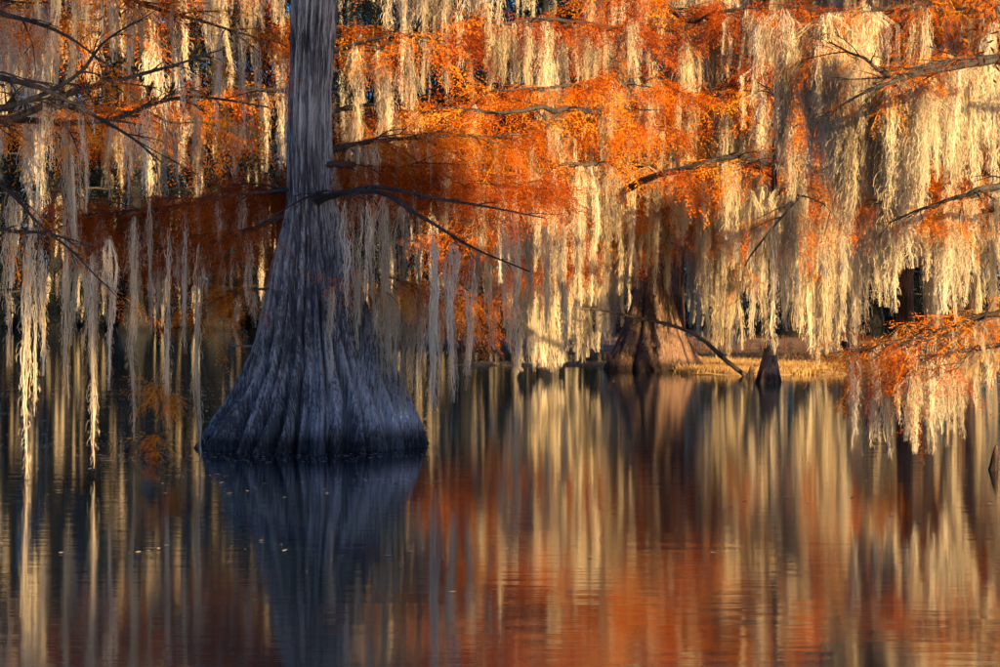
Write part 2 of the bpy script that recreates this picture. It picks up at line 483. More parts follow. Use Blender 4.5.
def add_moss(name, parent, pts, kind, rng, scale=(0.6, 1.3), off=None, singles=None):
    pts = np.asarray(pts)
    if len(pts) and parent.parent is not None and parent.parent.name.startswith('broad'):
        pts = pts[500 + FOC * pts[:, 0] / pts[:, 1] < 1015]      # its outer limbs carry no moss
    n = len(pts)
    if n == 0: return None
    s = rng.uniform(*scale, n)
    clump = vnoise(pts[:, 0] * 1.1, pts[:, 1] * 1.1, pts[:, 2] * 0.8, 5)
    s = s * (0.35 + 1.25 * clump ** 1.2)
    if T_LEN[kind] > 1.5:                       # beards gather in clumps with open gaps between
        thin = clump > 0.30 + 0.12 * rng.random(n)
        pts, s, clump = pts[thin], s[thin], clump[thin]; n = len(pts)
        if n == 0: return None
    # keep every beard clear of the water
    s = np.minimum(s, np.maximum(0.25, (pts[:, 2] - 0.25 - 0.5 * rng.random(n)) / T_LEN[kind]))
    # the foot of the flared cypress stays open to view
    ppx = 500 + FOC * pts[:, 0] / pts[:, 1]
    near_foot = (ppx > 608) & (ppx < 704) & (pts[:, 1] > 35) & (pts[:, 1] < 49.8)
    room = (pts[:, 2] - (CAM_H + (5 + 85 * rng.random(n)) / FOC * pts[:, 1])) / T_LEN[kind]
    s = np.where(near_foot, np.minimum(s, np.maximum(room, 0.05)), s)
    w = np.maximum(s, 0.8) * rng.uniform(0.8, 1.25, n)
    w = np.where(s < 0.2, s, w)
    turn = np.stack([rng.normal(0, .03, n), rng.normal(0, .03, n), rng.random(n) * 6.28], -1)
    if singles:
        # the largest and nearest beards are things of their own
        num, lab, grp = singles
        rank = pts[:, 1] * 0.25 - s * 3.0 + np.where(np.abs(pts[:, 0] / pts[:, 1]) < 0.24, 0, 50) + np.where(pts[:, 2] / pts[:, 1] < 0.19, 0, 20)
        order = np.argsort(rank)
        for i in order[:num]:
            o = link('moss_tassel', TASSEL[kind][int(rng.integers(len(TASSEL[kind])))], None, tuple(pts[i]), label=lab, category='moss', group=grp)
            o.rotation_euler = tuple(turn[i]); o.scale = (w[i], w[i], s[i])
        keep = order[num:]
        pts, turn, w, s = pts[keep], turn[keep], w[keep], s[keep]; n = len(pts)
        if n == 0: return None
    if off is not None: pts = pts - np.asarray(off)
    return scatter(name, parent, kind, TASSEL[kind], pts, turn, np.stack([w, w, s], -1), rng)

# ------------------------------------------------------------------ trunks
def trunk_mesh(name, prof, seed, material, nt=64, nz=60, ribs=9, flute=0.16, bark=0.012, clefts=None, bark_f=1.0):
    """prof: rows of (z, centre x, centre y, radius), from below the water to the top"""
    rng = np.random.default_rng(seed)
    prof = np.asarray(prof, float)
    z = prof[0, 0] + (prof[-1, 0] - prof[0, 0]) * np.linspace(0, 1, nz) ** 1.25
    cx, cy, r = [np.interp(z, prof[:, 0], prof[:, i]) for i in (1, 2, 3)]
    # soften the profile
    for _ in range(max(1, nz // 40)):
        for arr in (cx, cy, r): arr[1:-1] = (arr[:-2] + 2 * arr[1:-1] + arr[2:]) / 4
    th = np.arange(nt) / nt * 2 * math.pi
    T, Z = np.meshgrid(th, z)
    rt = r.min()
    fl = np.clip((r - rt) / (r.max() - rt + 1e-6), 0, 1)[:, None]       # 1 at the foot
    if clefts is None:
        a = np.sort(rng.random(ribs) * 2 * math.pi)
        clefts = [(x, rng.uniform(0.5, 1.0), rng.uniform(0.10, 0.25)) for x in a]
    # rounded folds between clefts that wander as they climb
    cs = sorted((c[0] % (2 * math.pi), c[1]) for c in clefts)
    ang = np.array([c[0] for c in cs] + [cs[0][0] + 2 * math.pi]); st = np.array([c[1] for c in cs] + [cs[0][1]])
    wob = 0.16 * (vnoise(Z * 0.9, np.cos(T) * 1.2 + 5, np.sin(T) * 1.2, seed) - 0.5) + 0.05 * (vnoise(Z * 3.1, np.cos(T) * 3 + 5, np.sin(T) * 3, seed + 4) - 0.5)
    Tw = (T + wob - ang[0]) % (2 * math.pi) + ang[0]
    idx = np.clip(np.searchsorted(ang, Tw, side='right') - 1, 0, len(ang) - 2)
    u = (Tw - ang[idx]) / (ang[idx + 1] - ang[idx])
    lobe = np.clip(np.sin(math.pi * u), 0, 1) ** 0.5
    stren = np.where(u < 0.5, st[idx], st[idx + 1])
    lob_h = 0.24 * (vnoise(idx * 3.7 + 0.5, Z * 0.7, None, seed + 6) - 0.5) * lobe
    shape = 1 - (flute * (1 - lobe) * stren - lob_h * fl) * (0.14 + 0.86 * fl ** 0.55)
    rad = r[:, None] * shape
    # bark: long fibrous plates, tilted slightly, split by dark furrows
    arc = T / (2 * math.pi) * 60 * bark_f
    per = int(60 * bark_f)
    def ring_noise(f, zs, sd):                 # noise that closes round the trunk
        u = np.cos(T) * f; v = np.sin(T) * f
        return vnoise(u, v, Z * zs, sd)
    n1 = ring_noise(7 * bark_f, 0.35, seed + 1); n2 = ring_noise(14 * bark_f, 0.55, seed + 2); n3 = ring_noise(32 * bark_f, 1.8, seed + 3)
    ridge = 1 - np.abs(2 * n2 - 1)
    h = 1.3 * (n1 - 0.5) - 1.7 * (ridge ** 5) + 0.8 * (n3 - 0.5)
    rad = rad + bark * h * (1 + 1.2 * fl)
    X = cx[:, None] + rad * np.sin(T); Y = cy[:, None] - rad * np.cos(T)
    V = np.stack([X, Y, Z], -1).reshape(-1, 3)
    i, j = np.meshgrid(np.arange(nz - 1), np.arange(nt), indexing='ij')
    a = i * nt + j; b = i * nt + (j + 1) % nt
    F = np.stack([a, b, b + nt, a + nt], -1).reshape(-1, 4)
    return new_mesh(name, V, F, material, True)

# ================================================================== THE SETTING
# water: one sheet to the horizon
me = new_mesh('water', [(-900, -200, 0), (900, -200, 0), (900, 1500, 0), (-900, 1500, 0)], [(0, 1, 2, 3)], M['water'])
link('water', me, kind='structure')

def bank(name, outline_px, hmax, material, seed, n=46):
    """a low irregular mound standing out of the water; outline as (x centre, y centre, half x, half y) in metres"""
    cx, cy, hx, hy = outline_px
    u, v = np.meshgrid(np.linspace(-1, 1, n * 2), np.linspace(-1, 1, n))
    edge = 0.75 + 0.5 * (vnoise(u * 7 + 3, v * 4 + 9, None, seed) - 0.5) * 1.2
    rr = np.sqrt(np.abs(u) ** 2.6 + np.abs(v) ** 2.6)
    z = hmax * np.clip((edge - rr) * 3, -0.6, 1) + hmax * 0.35 * (vnoise(u * 20, v * 12, None, seed + 1) - 0.5)
    V = np.stack([cx + u * hx, cy + v * hy, z], -1).reshape(-1, 3)
    i, j = np.meshgrid(np.arange(n - 1), np.arange(n * 2 - 1), indexing='ij')
    a = i * n * 2 + j
    F = np.stack([a, a + 1, a + 1 + n * 2, a + n * 2], -1).reshape(-1, 4)
    return link(name, new_mesh(name, V, F, material, True), kind='structure')

bank('marsh_bank', (7.6, 52.5, 4.4, 9.0), 0.10, M['duckweed'], 11)
bank('reed_spit', (2.6, 52.5, 4.2, 1.0), 0.05, M['duckweed'], 12)
bank('mud_bank', (4.0, 76.0, 14.0, 7.0), 0.22, M['mud'], 13)
M['painted_shade_shore'] = ground_material('painted_shade_shore', (0.005, 0.006, 0.007), (0.010, 0.010, 0.010), (0.018, 0.017, 0.016))  # ground colour darkened to stand in for shade on the far shore
bank('far_shore', (-10.0, 150.0, 150.0, 30.0), 0.6, M['painted_shade_shore'], 14)

rngG = np.random.default_rng(77)
def grass(name, label, cx, cy, hx, hy, n, h, material):
    x = cx + rngG.uniform(-1, 1, n) * hx * 0.78; y = cy + rngG.uniform(-1, 1, n) * hy * 0.78
    hh = h * rngG.uniform(0.4, 1.3, n); a = rngG.random(n) * 6.28; ln = rngG.normal(0, 0.4, (n, 2)) * hh[:, None]
    w = 0.018
    V = np.stack([np.stack([x - w * np.cos(a), y - w * np.sin(a), np.zeros(n)], -1), np.stack([x + w * np.cos(a), y + w * np.sin(a), np.zeros(n)], -1),
                  np.stack([x + ln[:, 0], y + ln[:, 1], hh], -1)], 1).reshape(-1, 3)
    F = np.arange(3 * n).reshape(-1, 3)
    return link(name, new_mesh(name, V, F, material), kind='stuff', label=label, category='grass')
grass('straw_grass', 'short straw yellow grass on the sunlit marsh bank', 7.6, 52.5, 4.4, 9.0, 22000, 0.16, M['straw'])
grass('spit_grass', 'sparse straw stubble along the thin spit beside the flared cypress', 2.6, 52.5, 4.2, 1.0, 2500, 0.09, M['straw'])
grass('rusty_grass', 'rusty brown marsh grass along the distant mud bank', 4.0, 76.0, 14.0, 7.0, 9000, 0.3, M['dry_sedge'])

# ================================================================== THE GREAT CYPRESS
D0 = 23.45          # the front of the foot meets the water at photo row 453
def px_prof(rows, d, base_y):
    """rows (photo y, left x, right x) -> (z, cx, cy, r)"""
    out = []
    for y, l, r_ in rows:
        p = P((l + r_) / 2, y, d)
        out.append((p.z, p.x, d, (r_ - l) / 2 / FOC * d))
    return out
rows = [(445, 199, 434), (440, 203, 431), (420, 214, 424), (400, 226, 413), (370, 241, 396), (340, 253, 380), (300, 262, 366), (260, 271, 352), (220, 281, 341), (200, 286, 335), (150, 286, 331), (100, 288, 330), (50, 290, 333), (0, 292, 337), (-200, 296, 336), (-420, 306, 330)]
prof = px_prof(rows, D0, 453)
base = Vector((prof[0][1], D0, 0))
prof = [(-0.5, prof[0][1], D0, prof[0][3] * 1.04)] + prof
prof = [(z, x - base.x, y - base.y, r) for z, x, y, r in prof]
prof = sorted(prof)
cl = [(R(a), s, w) for a, s, w in [(-46, 1.5, 0.12), (-29, 0.55, 0.08), (-19, 0.35, 0.07), (-8, 0.7, 0.08), (1, 0.35, 0.06), (10, 0.6, 0.09), (24, 0.75, 0.08), (33, 0.4, 0.1), (47, 0.8, 0.10), (66, 0.6, 0.09), (-68, 0.5, 0.1), (-85, .6, .1), (90, .6, .1), (115, .8, .15), (145, .8, .15), (175, .8, .15), (205, .8, .15), (240, .8, .15)]]
great = thing('great_cypress', 'great flared cypress with fluted grey trunk standing in the near water', 'tree', base)
link('trunk', trunk_mesh('great_trunk', prof, 3, M['bark'], 560, 330, flute=0.52, bark=0.03, clefts=cl, bark_f=1.0), great)
BASE = {}
def limb_on(tree, ctrl, r0, r1, seed, twigs=10, tw_len=0.9, fol=0, fol_kind='near', moss=0, moss_kind='near_mid', sub=3, fol_scale=(0.7, 1.3), moss_scale=(0.6, 1.3), wob=0.03, rise=0.05, label=None, main_moss=None, frm=0.12, singles=None):
    rng = np.random.default_rng(seed)
    segs, lines, ax = grow_limb(ctrl, r0, r1, rng, twigs, tw_len, wob=wob, sub=sub, rise=rise, frm=frm)
    off = np.array(tree.location)
    segs = [(s - off, r) for s, r in segs]
    lb = link('limb', tubes_mesh('limb', segs, M['limb'], 7, 0.25, seed), tree)
    if label: lb['label'] = label
    if fol: add_foliage('foliage', lb, lines, fol, fol_kind, rng, fol_scale, off)
    if moss or main_moss:
        p1, _ = along(lines, moss, rng)
        p2, _ = along([ax], main_moss if main_moss is not None else moss, rng)
        add_moss('hanging_moss', lb, np.vstack([p1, p2]), moss_kind, rng, moss_scale, off, singles)
    return lb, lines, ax

# bare grey branches reaching out from the waist of the trunk
limb_on(great, [P(312, 203, 23.4), P(328, 197, 22.8), P(352, 192, 22.2), P(385, 193, 21.6), P(425, 218, 21.3), P(470, 246, 21.2), P(530, 271, 21.2)], 0.05, 0.008, 201, 8, 0.55, sub=2, label='bare grey branch arching out from the trunk', wob=0.02)
limb_on(great, [P(312, 205, 23.4), P(335, 197, 22.8), P(375, 188, 22.0), P(430, 197, 21.7), P(490, 206, 21.6), P(546, 217, 21.6)], 0.04, 0.007, 202, 7, 0.5, sub=2, wob=0.02)
limb_on(great, [P(312, 192, 23.4), P(322, 194, 22.9), P(305, 199, 22.5), P(275, 215, 22.3), P(252, 223, 22.2)], 0.022, 0.005, 203, 4, 0.3, sub=2)
# leafy limbs, rusty and shaded, either side of the trunk
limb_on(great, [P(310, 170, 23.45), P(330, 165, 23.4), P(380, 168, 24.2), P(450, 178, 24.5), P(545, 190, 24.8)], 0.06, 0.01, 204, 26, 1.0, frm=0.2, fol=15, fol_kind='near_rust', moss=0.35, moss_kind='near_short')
limb_on(great, [P(310, 155, 23.45), P(332, 150, 23.6), P(390, 140, 24.0), P(460, 135, 24.8), P(520, 140, 25.4)], 0.05, 0.01, 205, 20, 1.0, frm=0.25, fol=10, fol_kind='near', moss=0.8)
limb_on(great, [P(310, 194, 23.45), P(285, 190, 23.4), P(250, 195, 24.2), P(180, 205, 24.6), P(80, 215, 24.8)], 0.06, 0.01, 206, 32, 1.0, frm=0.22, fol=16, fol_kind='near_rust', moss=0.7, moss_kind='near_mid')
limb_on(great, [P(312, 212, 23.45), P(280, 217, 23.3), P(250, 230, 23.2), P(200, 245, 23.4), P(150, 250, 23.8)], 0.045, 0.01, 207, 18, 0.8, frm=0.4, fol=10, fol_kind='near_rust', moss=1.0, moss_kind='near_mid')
limb_on(great, [P(315, 262, 23.45), P(352, 264, 23.2), P(380, 275, 23.0), P(420, 285, 23.2), P(480, 300, 23.6)], 0.03, 0.006, 208, 14, 0.7, frm=0.4, fol=8, fol_kind='near', moss=1.5, moss_kind='near_mid')
limb_on(great, [P(312, 292, 23.45), P(268, 289, 23.3), P(240, 292, 23.2), P(215, 300, 22.9)], 0.022, 0.006, 209, 7, 0.5, frm=0.5, fol=8, fol_kind='near', moss=1.0, moss_kind='near_short')
# the crown above the picture
for k in range(9):
    a = k * 2.4; zz = 6.2 + k * 0.75; ln = 3.4 - k * 0.18
    p0 = Vector((base.x, D0, zz)); p2 = p0 + Vector((math.cos(a) * ln, math.sin(a) * ln, 0.5)); p1 = (p0 + p2) / 2 + Vector((0, 0, 0.35))
    limb_on(great, [p0, p1, p2], 0.08, 0.012, 220 + k, 12, 1.1, fol=4, fol_kind='far', moss=1.0, moss_kind='far_short', main_moss=2)

# ================================================================== OTHER CYPRESSES
def cypress(name, label, x, d, height, r_foot, r_mid, seed, limbs=8, z0=3.5, z1=None, reach=3.6, fol=3.0, moss=2.2, moss_kind='far_mid', fol_kind='far', lean=(0, 0), material='bark_brown', flare=0.35, twigs=12, group=None, moss_scale=(0.6, 1.3), singles=None, droop=0.0, nt=40, flat=1.0, fol_scale=(0.7, 1.3), tw_len=1.2):
    rng = np.random.default_rng(seed)
    t = thing(name, label, 'tree', (x, d, 0), group)
    zf = height * flare * 0.35
    prof = [(-0.4, 0, 0, r_foot * 1.05), (0, 0, 0, r_foot)]
    for q in (0.15, 0.35, 0.6, 1.0): prof.append((zf * q, lean[0] * zf * q / height, 0, r_mid + (r_foot - r_mid) * (1 - q) ** 2.0))
    prof.append((height * 0.6, lean[0] * 0.6, lean[1] * 0.6, r_mid * 0.75)); prof.append((height, lean[0], lean[1], r_mid * 0.15))
    link('trunk', trunk_mesh('trunk', prof, seed, M[material], nt, 60, ribs=12, flute=0.34, bark=0.02, bark_f=0.35), t)
    allf, allm = [], []
    z1 = z1 or height * 0.95
    for k in range(limbs):
        zz = z0 + (z1 - z0) * (k + 0.5 * rng.random()) / limbs
        a = k * 2.39996 + rng.random() * 0.8
        ln = reach * rng.uniform(0.7, 1.15) * (1.0 - 0.45 * (zz - z0) / max(1, z1 - z0))
        c = np.array([x + lean[0] * zz / height, d + lean[1] * zz / height, zz])
        dr = np.array([math.cos(a), math.sin(a) * flat, 0])
        p1 = c + dr * ln * 0.5 + np.array([0, 0, 0.25]); p2 = c + dr * ln + np.array([0, 0, 0.05 - droop * ln])
        segs, lines, ax = grow_limb([c, p1, p2], r_mid * 0.33, 0.012, rng, twigs, tw_len, wob=0.05, sub=2)
        off = np.array([x, d, 0.0])
        link('limb', tubes_mesh('limb', [(s - off, r) for s, r in segs], M['limb'], 6, 0.25, seed + k), t)
        allf += lines; allm += lines + [ax, ax]
    rng2 = np.random.default_rng(seed + 1)
    if fol: add_foliage('foliage', t, allf, fol, fol_kind, rng2, fol_scale, off)
    if moss:
        p, _ = along(allm, moss, rng2)
        add_moss('hanging_moss', t, p, moss_kind, rng2, moss_scale, off, singles)
    return t

G_W = 'cypresses forming the moss hung wall'
# far flared cypress
d1 = water_d(370.5) + 1.0
far1 = cypress('flared_cypress', 'brown flared cypress beyond the open water, foot spreading at the marsh edge', P(653, 0, d1).x, d1, 13, 1.28, 0.35, 31, limbs=8, z0=5.0, reach=3.2, fol=2.2, moss=0.8, moss_kind='far_mid', flare=0.62, nt=110)
def far_limb(k, pts, fol=5, moss=1.4, main=3.5, mk='far_long', fk='far', ms=(0.6, 1.2), tl=1.3, tw=22, lab=None, num=9):
    limb_on(far1, pts, 0.10, 0.015, 330 + k, tw, tl, fol=fol, fol_kind=fk, moss=moss, moss_kind=mk, main_moss=main, moss_scale=ms, fol_scale=(0.7, 1.2), singles=(num, lab, 'moss tassels on the long limbs of the flared cypress') if lab else None)
x1 = far1.location
far_limb(0, [Vector((x1.x, x1.y, 5.4)), P(640, 168, 46), P(590, 165, 43), P(500, 178, 41)], fol=4, lab='gold moss tassel on the limb reaching from the flared cypress behind the bare branches')
far_limb(1, [Vector((x1.x, x1.y, 7.4)), P(640, 80, 46), P(580, 85, 43), P(490, 92, 41)], fol=5, main=2.5, mk='far_mid', lab='gold moss tassel among the bright orange leaves above the bare branches')
far_limb(2, [Vector((x1.x, x1.y, 8.6)), P(620, 30, 46), P(550, 18, 43), P(470, 25, 42)], fol=5, main=2.5, mk='far_mid', fk='far_rust', lab='moss tassel hanging from the topmost rust limb near the upper middle')
far_limb(3, [Vector((x1.x, x1.y, 5.0)), P(672, 168, 47.5), P(705, 163, 45), P(740, 157, 43), P(785, 167, 43), P(830, 164, 43)], fol=3, moss=0.6, main=1.0, tl=1.0, mk='far_mid', lab='moss tassel on the curved brown limb over the slender cypress')
far_limb(4, [Vector((x1.x, x1.y, 6.3)), P(640, 130, 47), P(620, 125, 45), P(560, 130, 44)], fol=6, main=2, mk='far_mid')
far_limb(5, [Vector((x1.x, x1.y, 7.0)), P(690, 95, 47), P(735, 85, 46), P(790, 70, 45)], fol=4, main=3, fk='far_rust', lab='long moss tassel on the rust limb above the curved brown limb')
far_limb(6, [Vector((x1.x, x1.y, 5.2)), P(625, 190, 47), P(590, 200, 46.5), P(540, 205, 46)], fol=4, main=5, mk='far_long', lab='long gold moss tassel between the bare branches and the flared trunk')
far_limb(7, [Vector((x1.x, x1.y, 9.2)), P(690, 20, 47), P(740, 10, 46), P(830, 20, 45)], fol=5, main=3, fk='far_rust', lab='long moss tassel on the highest limb over the flared cypress')
far_limb(9, [Vector((x1.x, x1.y, 4.6)), P(615, 196, 46.5), P(565, 205, 44), P(478, 222, 42)], fol=5, moss=1.6, main=5, mk='far_long', lab='low gold moss tassel in the gap between the great trunk and the flared cypress', num=14)
far_limb(10, [Vector((x1.x, x1.y, 5.2)), P(712, 180, 47.5), P(765, 192, 46.5), P(850, 200, 46)], fol=2, moss=1.6, main=5, mk='far_long', lab='low gold moss tassel on the limb over the marsh bank', num=14)
far_limb(11, [Vector((x1.x, x1.y, 3.9)), P(605, 235, 46), P(555, 252, 43.6), P(500, 262, 42.4)], fol=9, moss=0.5, main=1.2, mk='far_mid', tl=1.1)
far_limb(12, [Vector((x1.x, x1.y, 4.4)), P(700, 225, 48), P(745, 232, 47), P(800, 240, 46.5)], fol=4, moss=0.5, main=1.2, mk='far_mid', tl=1.1)
far_limb(8, [Vector((x1.x, x1.y, 4.4)), P(620, 222, 50.5), P(565, 232, 51), P(505, 245, 51)], fol=9, main=2.5, moss=1.0, mk='far_mid')
# slender young cypress on the bank edge
d2 = water_d(382)
slim = cypress('slender_cypress', 'slender young cypress with small cone shaped foot beside the marsh bank', P(769, 0, d2).x, d2, 6.6, 0.30, 0.09, 32, lean=(0.2, 0.3), limbs=4, z0=3.4, reach=1.2, fol=1.5, moss=0.7, moss_kind='far_mid', flare=0.55)
limb_on(slim, [P(769, 200, d2), P(795, 182, 41), P(830, 166, 40.8), P(860, 160, 40.6)], 0.05, 0.012, 341, 8, 0.8, fol=2, fol_kind='far', sub=2)
limb_on(slim, [P(769, 215, d2), P(800, 196, 40.6), P(775, 225, 40.2), P(748, 262, 40.0), P(741, 300, 40.0)], 0.045, 0.01, 342, 9, 0.9, sub=2, fol=0.8, fol_kind='far')
wall = [  # px, D, height, mid radius, label
    (962, 49, 13, 0.30, 'straight dark trunked cypress by the picture edge'),
    (905, 53, 13, 0.24, 'cypress second in from the straight dark trunk'),
    (850, 57, 14, 0.2, 'cypress standing behind the marsh bank grass'),
    (676, 60, 14, 0.26, 'cypress just behind the flared brown one'),
    (1040, 46, 13, 0.3, 'cypress outside the straight dark trunk'),
]
for i, (px, d, h, rm, lab) in enumerate(wall):
    cypress('swamp_cypress', lab, P(px, 0, d).x, d, h, rm * 1.6, rm, 400 + i * 7, limbs=12, z0=3.7, reach=3.8, fol=3.2, moss=0.75, moss_kind='far_long', group=G_W, singles=(14, 'long moss tassel on the ' + lab, 'moss tassels of the golden wall'))
# trees on the left, behind the great trunk
for i, (px, d, h, rc, z0, lab) in enumerate([(-75, 33, 13, 6.0, 4.6, 'shaded moss hung cypress outside the dark corner, its limbs reaching in'), (-50, 44, 14, 6.5, 5.6, 'farther shaded cypress outside the dark corner behind the moss'), (306, 42, 14, 5.0, 5.4, 'dim cypress wholly behind the great trunk')]):
    cypress('shaded_cypress', lab, P(px, 0, d).x, d, h, 0.5, 0.22, 500 + i * 7, limbs=12, z0=z0, reach=rc, fol=2.2, moss=0.3, moss_kind='far_mid', group='cypresses in the shade beyond the great trunk', twigs=14)

# background forest across the far water
rngB = np.random.default_rng(9)
far_spots = [(-40, 112), (10, 122), (55, 114), (95, 126), (135, 112), (175, 122), (215, 114), (262, 126), (310, 116), (352, 122), (385, 112), (425, 124), (465, 114), (505, 126), (545, 116), (590, 122), (650, 116), (720, 124), (800, 118), (880, 124), (960, 118)]
for i, (px, d) in enumerate(far_spots):
    h = rngB.uniform(20, 26)
    cypress('distant_cypress', 'distant cypress in the dim forest across the far water', P(px, 0, d).x, d, h, 1.1, 0.4, 600 + i * 5, limbs=15, z0=1.8, reach=5.5, fol=3.4, moss=0.25, moss_kind='far_long', fol_kind='far_dark', material='bark_shade', group='cypresses of the distant forest', twigs=7, nt=20, fol_scale=(1.4, 2.8))
# dark brush along the far shore and the mass of woods behind it
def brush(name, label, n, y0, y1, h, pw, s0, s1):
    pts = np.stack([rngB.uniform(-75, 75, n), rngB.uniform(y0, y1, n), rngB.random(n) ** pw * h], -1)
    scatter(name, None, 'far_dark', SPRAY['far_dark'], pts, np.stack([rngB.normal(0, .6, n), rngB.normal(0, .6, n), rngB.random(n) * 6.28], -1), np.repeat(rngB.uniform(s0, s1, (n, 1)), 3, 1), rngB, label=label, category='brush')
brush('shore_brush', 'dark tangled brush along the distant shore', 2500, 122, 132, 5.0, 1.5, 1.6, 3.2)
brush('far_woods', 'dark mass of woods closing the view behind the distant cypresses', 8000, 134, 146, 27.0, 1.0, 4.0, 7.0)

# ------------------------------------------------------------------ near trees whose trunks stand just outside the picture
# right: low limb over the water, upper limbs, and unseen crowns added to shade the great trunk
near_r = cypress('overhanging_cypress', 'cypress at the picture edge whose low limb sweeps down over the near water', 7.0, 19.5, 13, 0.7, 0.28, 71, limbs=16, z0=5.4, reach=2.8, fol=7, moss=0.6, moss_kind='far_short', fol_scale=(0.9, 1.6))
limb_on(near_r, [P(1180, 280, 19.5), P(1060, 300, 18.9), P(985, 318, 18.5), P(915, 338, 18.3), P(850, 350, 18.2)], 0.06, 0.008, 301, 30, 0.75, fol=3.2, fol_kind='near', moss=2.6, moss_kind='near_mid', main_moss=5, moss_scale=(0.4, 1.1), label='low leafy limb drooping to the water', sub=4, singles=(22, 'pale moss tassel hanging from the low leafy limb over the near water', 'moss tassels of the low limb'))
limb_on(near_r, [P(1120, 335, 18.6), P(1030, 340, 18.2), P(960, 352, 18.0), P(905, 362, 18.0)], 0.04, 0.006, 302, 16, 0.6, fol=1.5, fol_kind='near_rust', moss=4, moss_kind='near_mid', main_moss=6, moss_scale=(0.4, 1.05), sub=4, singles=(14, 'moss tassel hanging from the bare lower fork of the low limb', 'moss tassels of the low limb'))
right2 = cypress('broad_cypress', 'broad cypress past the picture edge sending dark limbs into the upper corner', 11.6, 31.0, 7.5, 0.9, 0.30, 72, limbs=2, z0=5.0, reach=1.2, fol=2, moss=0.8, moss_kind='far_mid', twigs=16)
limb_on(right2, [P(1200, 75, 30), P(1000, 62, 30), P(930, 66, 29.8), P(893, 74, 29.6), P(840, 48, 29.4)], 0.09, 0.012, 303, 20, 1.2, fol=5, fol_kind='near', moss=2.2, moss_kind='far_mid', main_moss=6, fol_scale=(0.8, 1.5), singles=(12, 'thick moss tassel on the dark forked limb in the upper corner', 'moss tassels of the upper corner limbs'))
limb_on(right2, [P(1200, 150, 30), P(1000, 187, 29.8), P(960, 197, 29.7), P(925, 208, 29.6), P(880, 205, 29.4)], 0.07, 0.012, 304, 14, 1.0, fol=5, fol_kind='near', moss=2.0, moss_kind='far_mid', main_moss=4, singles=(8, 'moss tassel on the short dark limb entering below the forked one', 'moss tassels of the upper corner limbs'))
limb_on(right2, [P(1200, 0, 31), P(1000, 10, 31), P(900, 8, 31), P(800, 20, 31)], 0.09, 0.012, 305, 20, 1.2, fol=5, fol_kind='near', moss=2.2, moss_kind='far_mid', main_moss=5)
for k, (x, y, z0, rc, fo, lab) in enumerate([(9.9, 2.0, 4.8, 1.4, 16, 'tall unseen cypress added behind the viewpoint to shade the water before the great trunk'), (12.2, -2.0, 5.5, 1.4, 16, 'tall unseen cypress added behind the viewpoint to shade the great trunk'), (6.9, 0.0, 7.9, 2.5, 8, 'tall thin unseen cypress added behind the viewpoint to dapple the dark corner')]):
    cypress('added_shade_cypress', lab, x, y, 17, 0.8, 0.32, 730 + k, limbs=18, z0=z0, reach=rc, fol=fo, moss=0.3, moss_kind='far_short', twigs=14, fol_scale=(0.9, 1.4), tw_len=0.9)  # unseen trees added to throw shade on the trunk and left side

limb_on(right2, [P(1200, 60, 28.5), P(1010, 58, 28), P(950, 64, 27.6), P(893, 75, 27.4), P(862, 60, 27.2), P(828, 42, 27)], 0.075, 0.01, 351, 12, 0.9, sub=3, fol=1.2, fol_kind='near', label='dark forked limb crossing the upper corner', wob=0.02)
limb_on(right2, [P(1010, 58, 28), P(940, 70, 27.4), P(885, 84, 27), P(850, 100, 26.8), P(815, 120, 26.8)], 0.05, 0.008, 352, 10, 0.7, sub=3, fol=1.0, fol_kind='near', wob=0.02)
limb_on(right2, [P(1200, 160, 28.5), P(1010, 184, 28), P(965, 195, 27.6), P(925, 207, 27.4), P(890, 222, 27.2)], 0.065, 0.01, 353, 9, 0.8, sub=3, fol=1.2, fol_kind='near', wob=0.02)
limb_on(far1, [Vector((x1.x, x1.y, 4.8)), P(630, 186, 44), P(690, 167, 41.5), P(738, 156, 41), P(768, 163, 41), P(830, 166, 41)], 0.11, 0.02, 354, 12, 1.0, sub=3, fol=1.0, fol_kind='far', label='curved bare brown limb before the gold moss', wob=0.015)
limb_on(far1, [Vector((x1.x, x1.y, 6.6)), P(600, 112, 43), P(545, 108, 40.5), P(480, 112, 40), P(430, 104, 39.6)], 0.10, 0.015, 355, 14, 1.0, sub=3, fol=1.5, fol_kind='far', wob=0.02)
# left: dark limbs crossing the upper corner
near_l = cypress('leaning_cypress', 'cypress beyond the dark corner whose bare limbs cross in front', -6.4, 19.0, 12, 0.7, 0.28, 75, limbs=4, z0=5.6, reach=2.6, fol=3, moss=2, moss_kind='far_short')
limb_on(near_l, [P(-120, 140, 19.2), P(0, 122, 19), P(65, 98, 18.9), P(140, 74, 18.9), P(222, 50, 19)], 0.055, 0.008, 311, 14, 0.8, fol=1.2, fol_kind='near', moss=0.25, moss_kind='near_short', sub=3)
limb_on(near_l, [P(-100, 118, 19.4), P(40, 120, 19.3), P(110, 117, 19.3), P(190, 98, 19.3), P(268, 108, 19.6)], 0.045, 0.008, 312, 14, 0.8, fol=2.0, fol_kind='near', moss=0.5, moss_kind='near_mid', sub=3)
limb_on(near_l, [P(-120, 60, 18.2), P(0, 78, 18), P(60, 96, 17.8), P(120, 128, 17.8), P(160, 160, 17.8)], 0.04, 0.006, 317, 12, 0.7, sub=4, wob=0.04)
limb_on(near_l, [P(-120, 110, 18.2), P(0, 108, 18), P(70, 80, 17.9), P(105, 40, 17.9), P(150, 12, 17.9)], 0.035, 0.006, 318, 12, 0.6, sub=4, wob=0.04)
limb_on(near_l, [P(-120, 0, 19), P(0, 15, 19), P(55, 32, 18.8), P(112, 68, 18.8)], 0.04, 0.007, 313, 10, 0.7, fol=2.5, fol_kind='near', moss=0.5, moss_kind='near_mid')
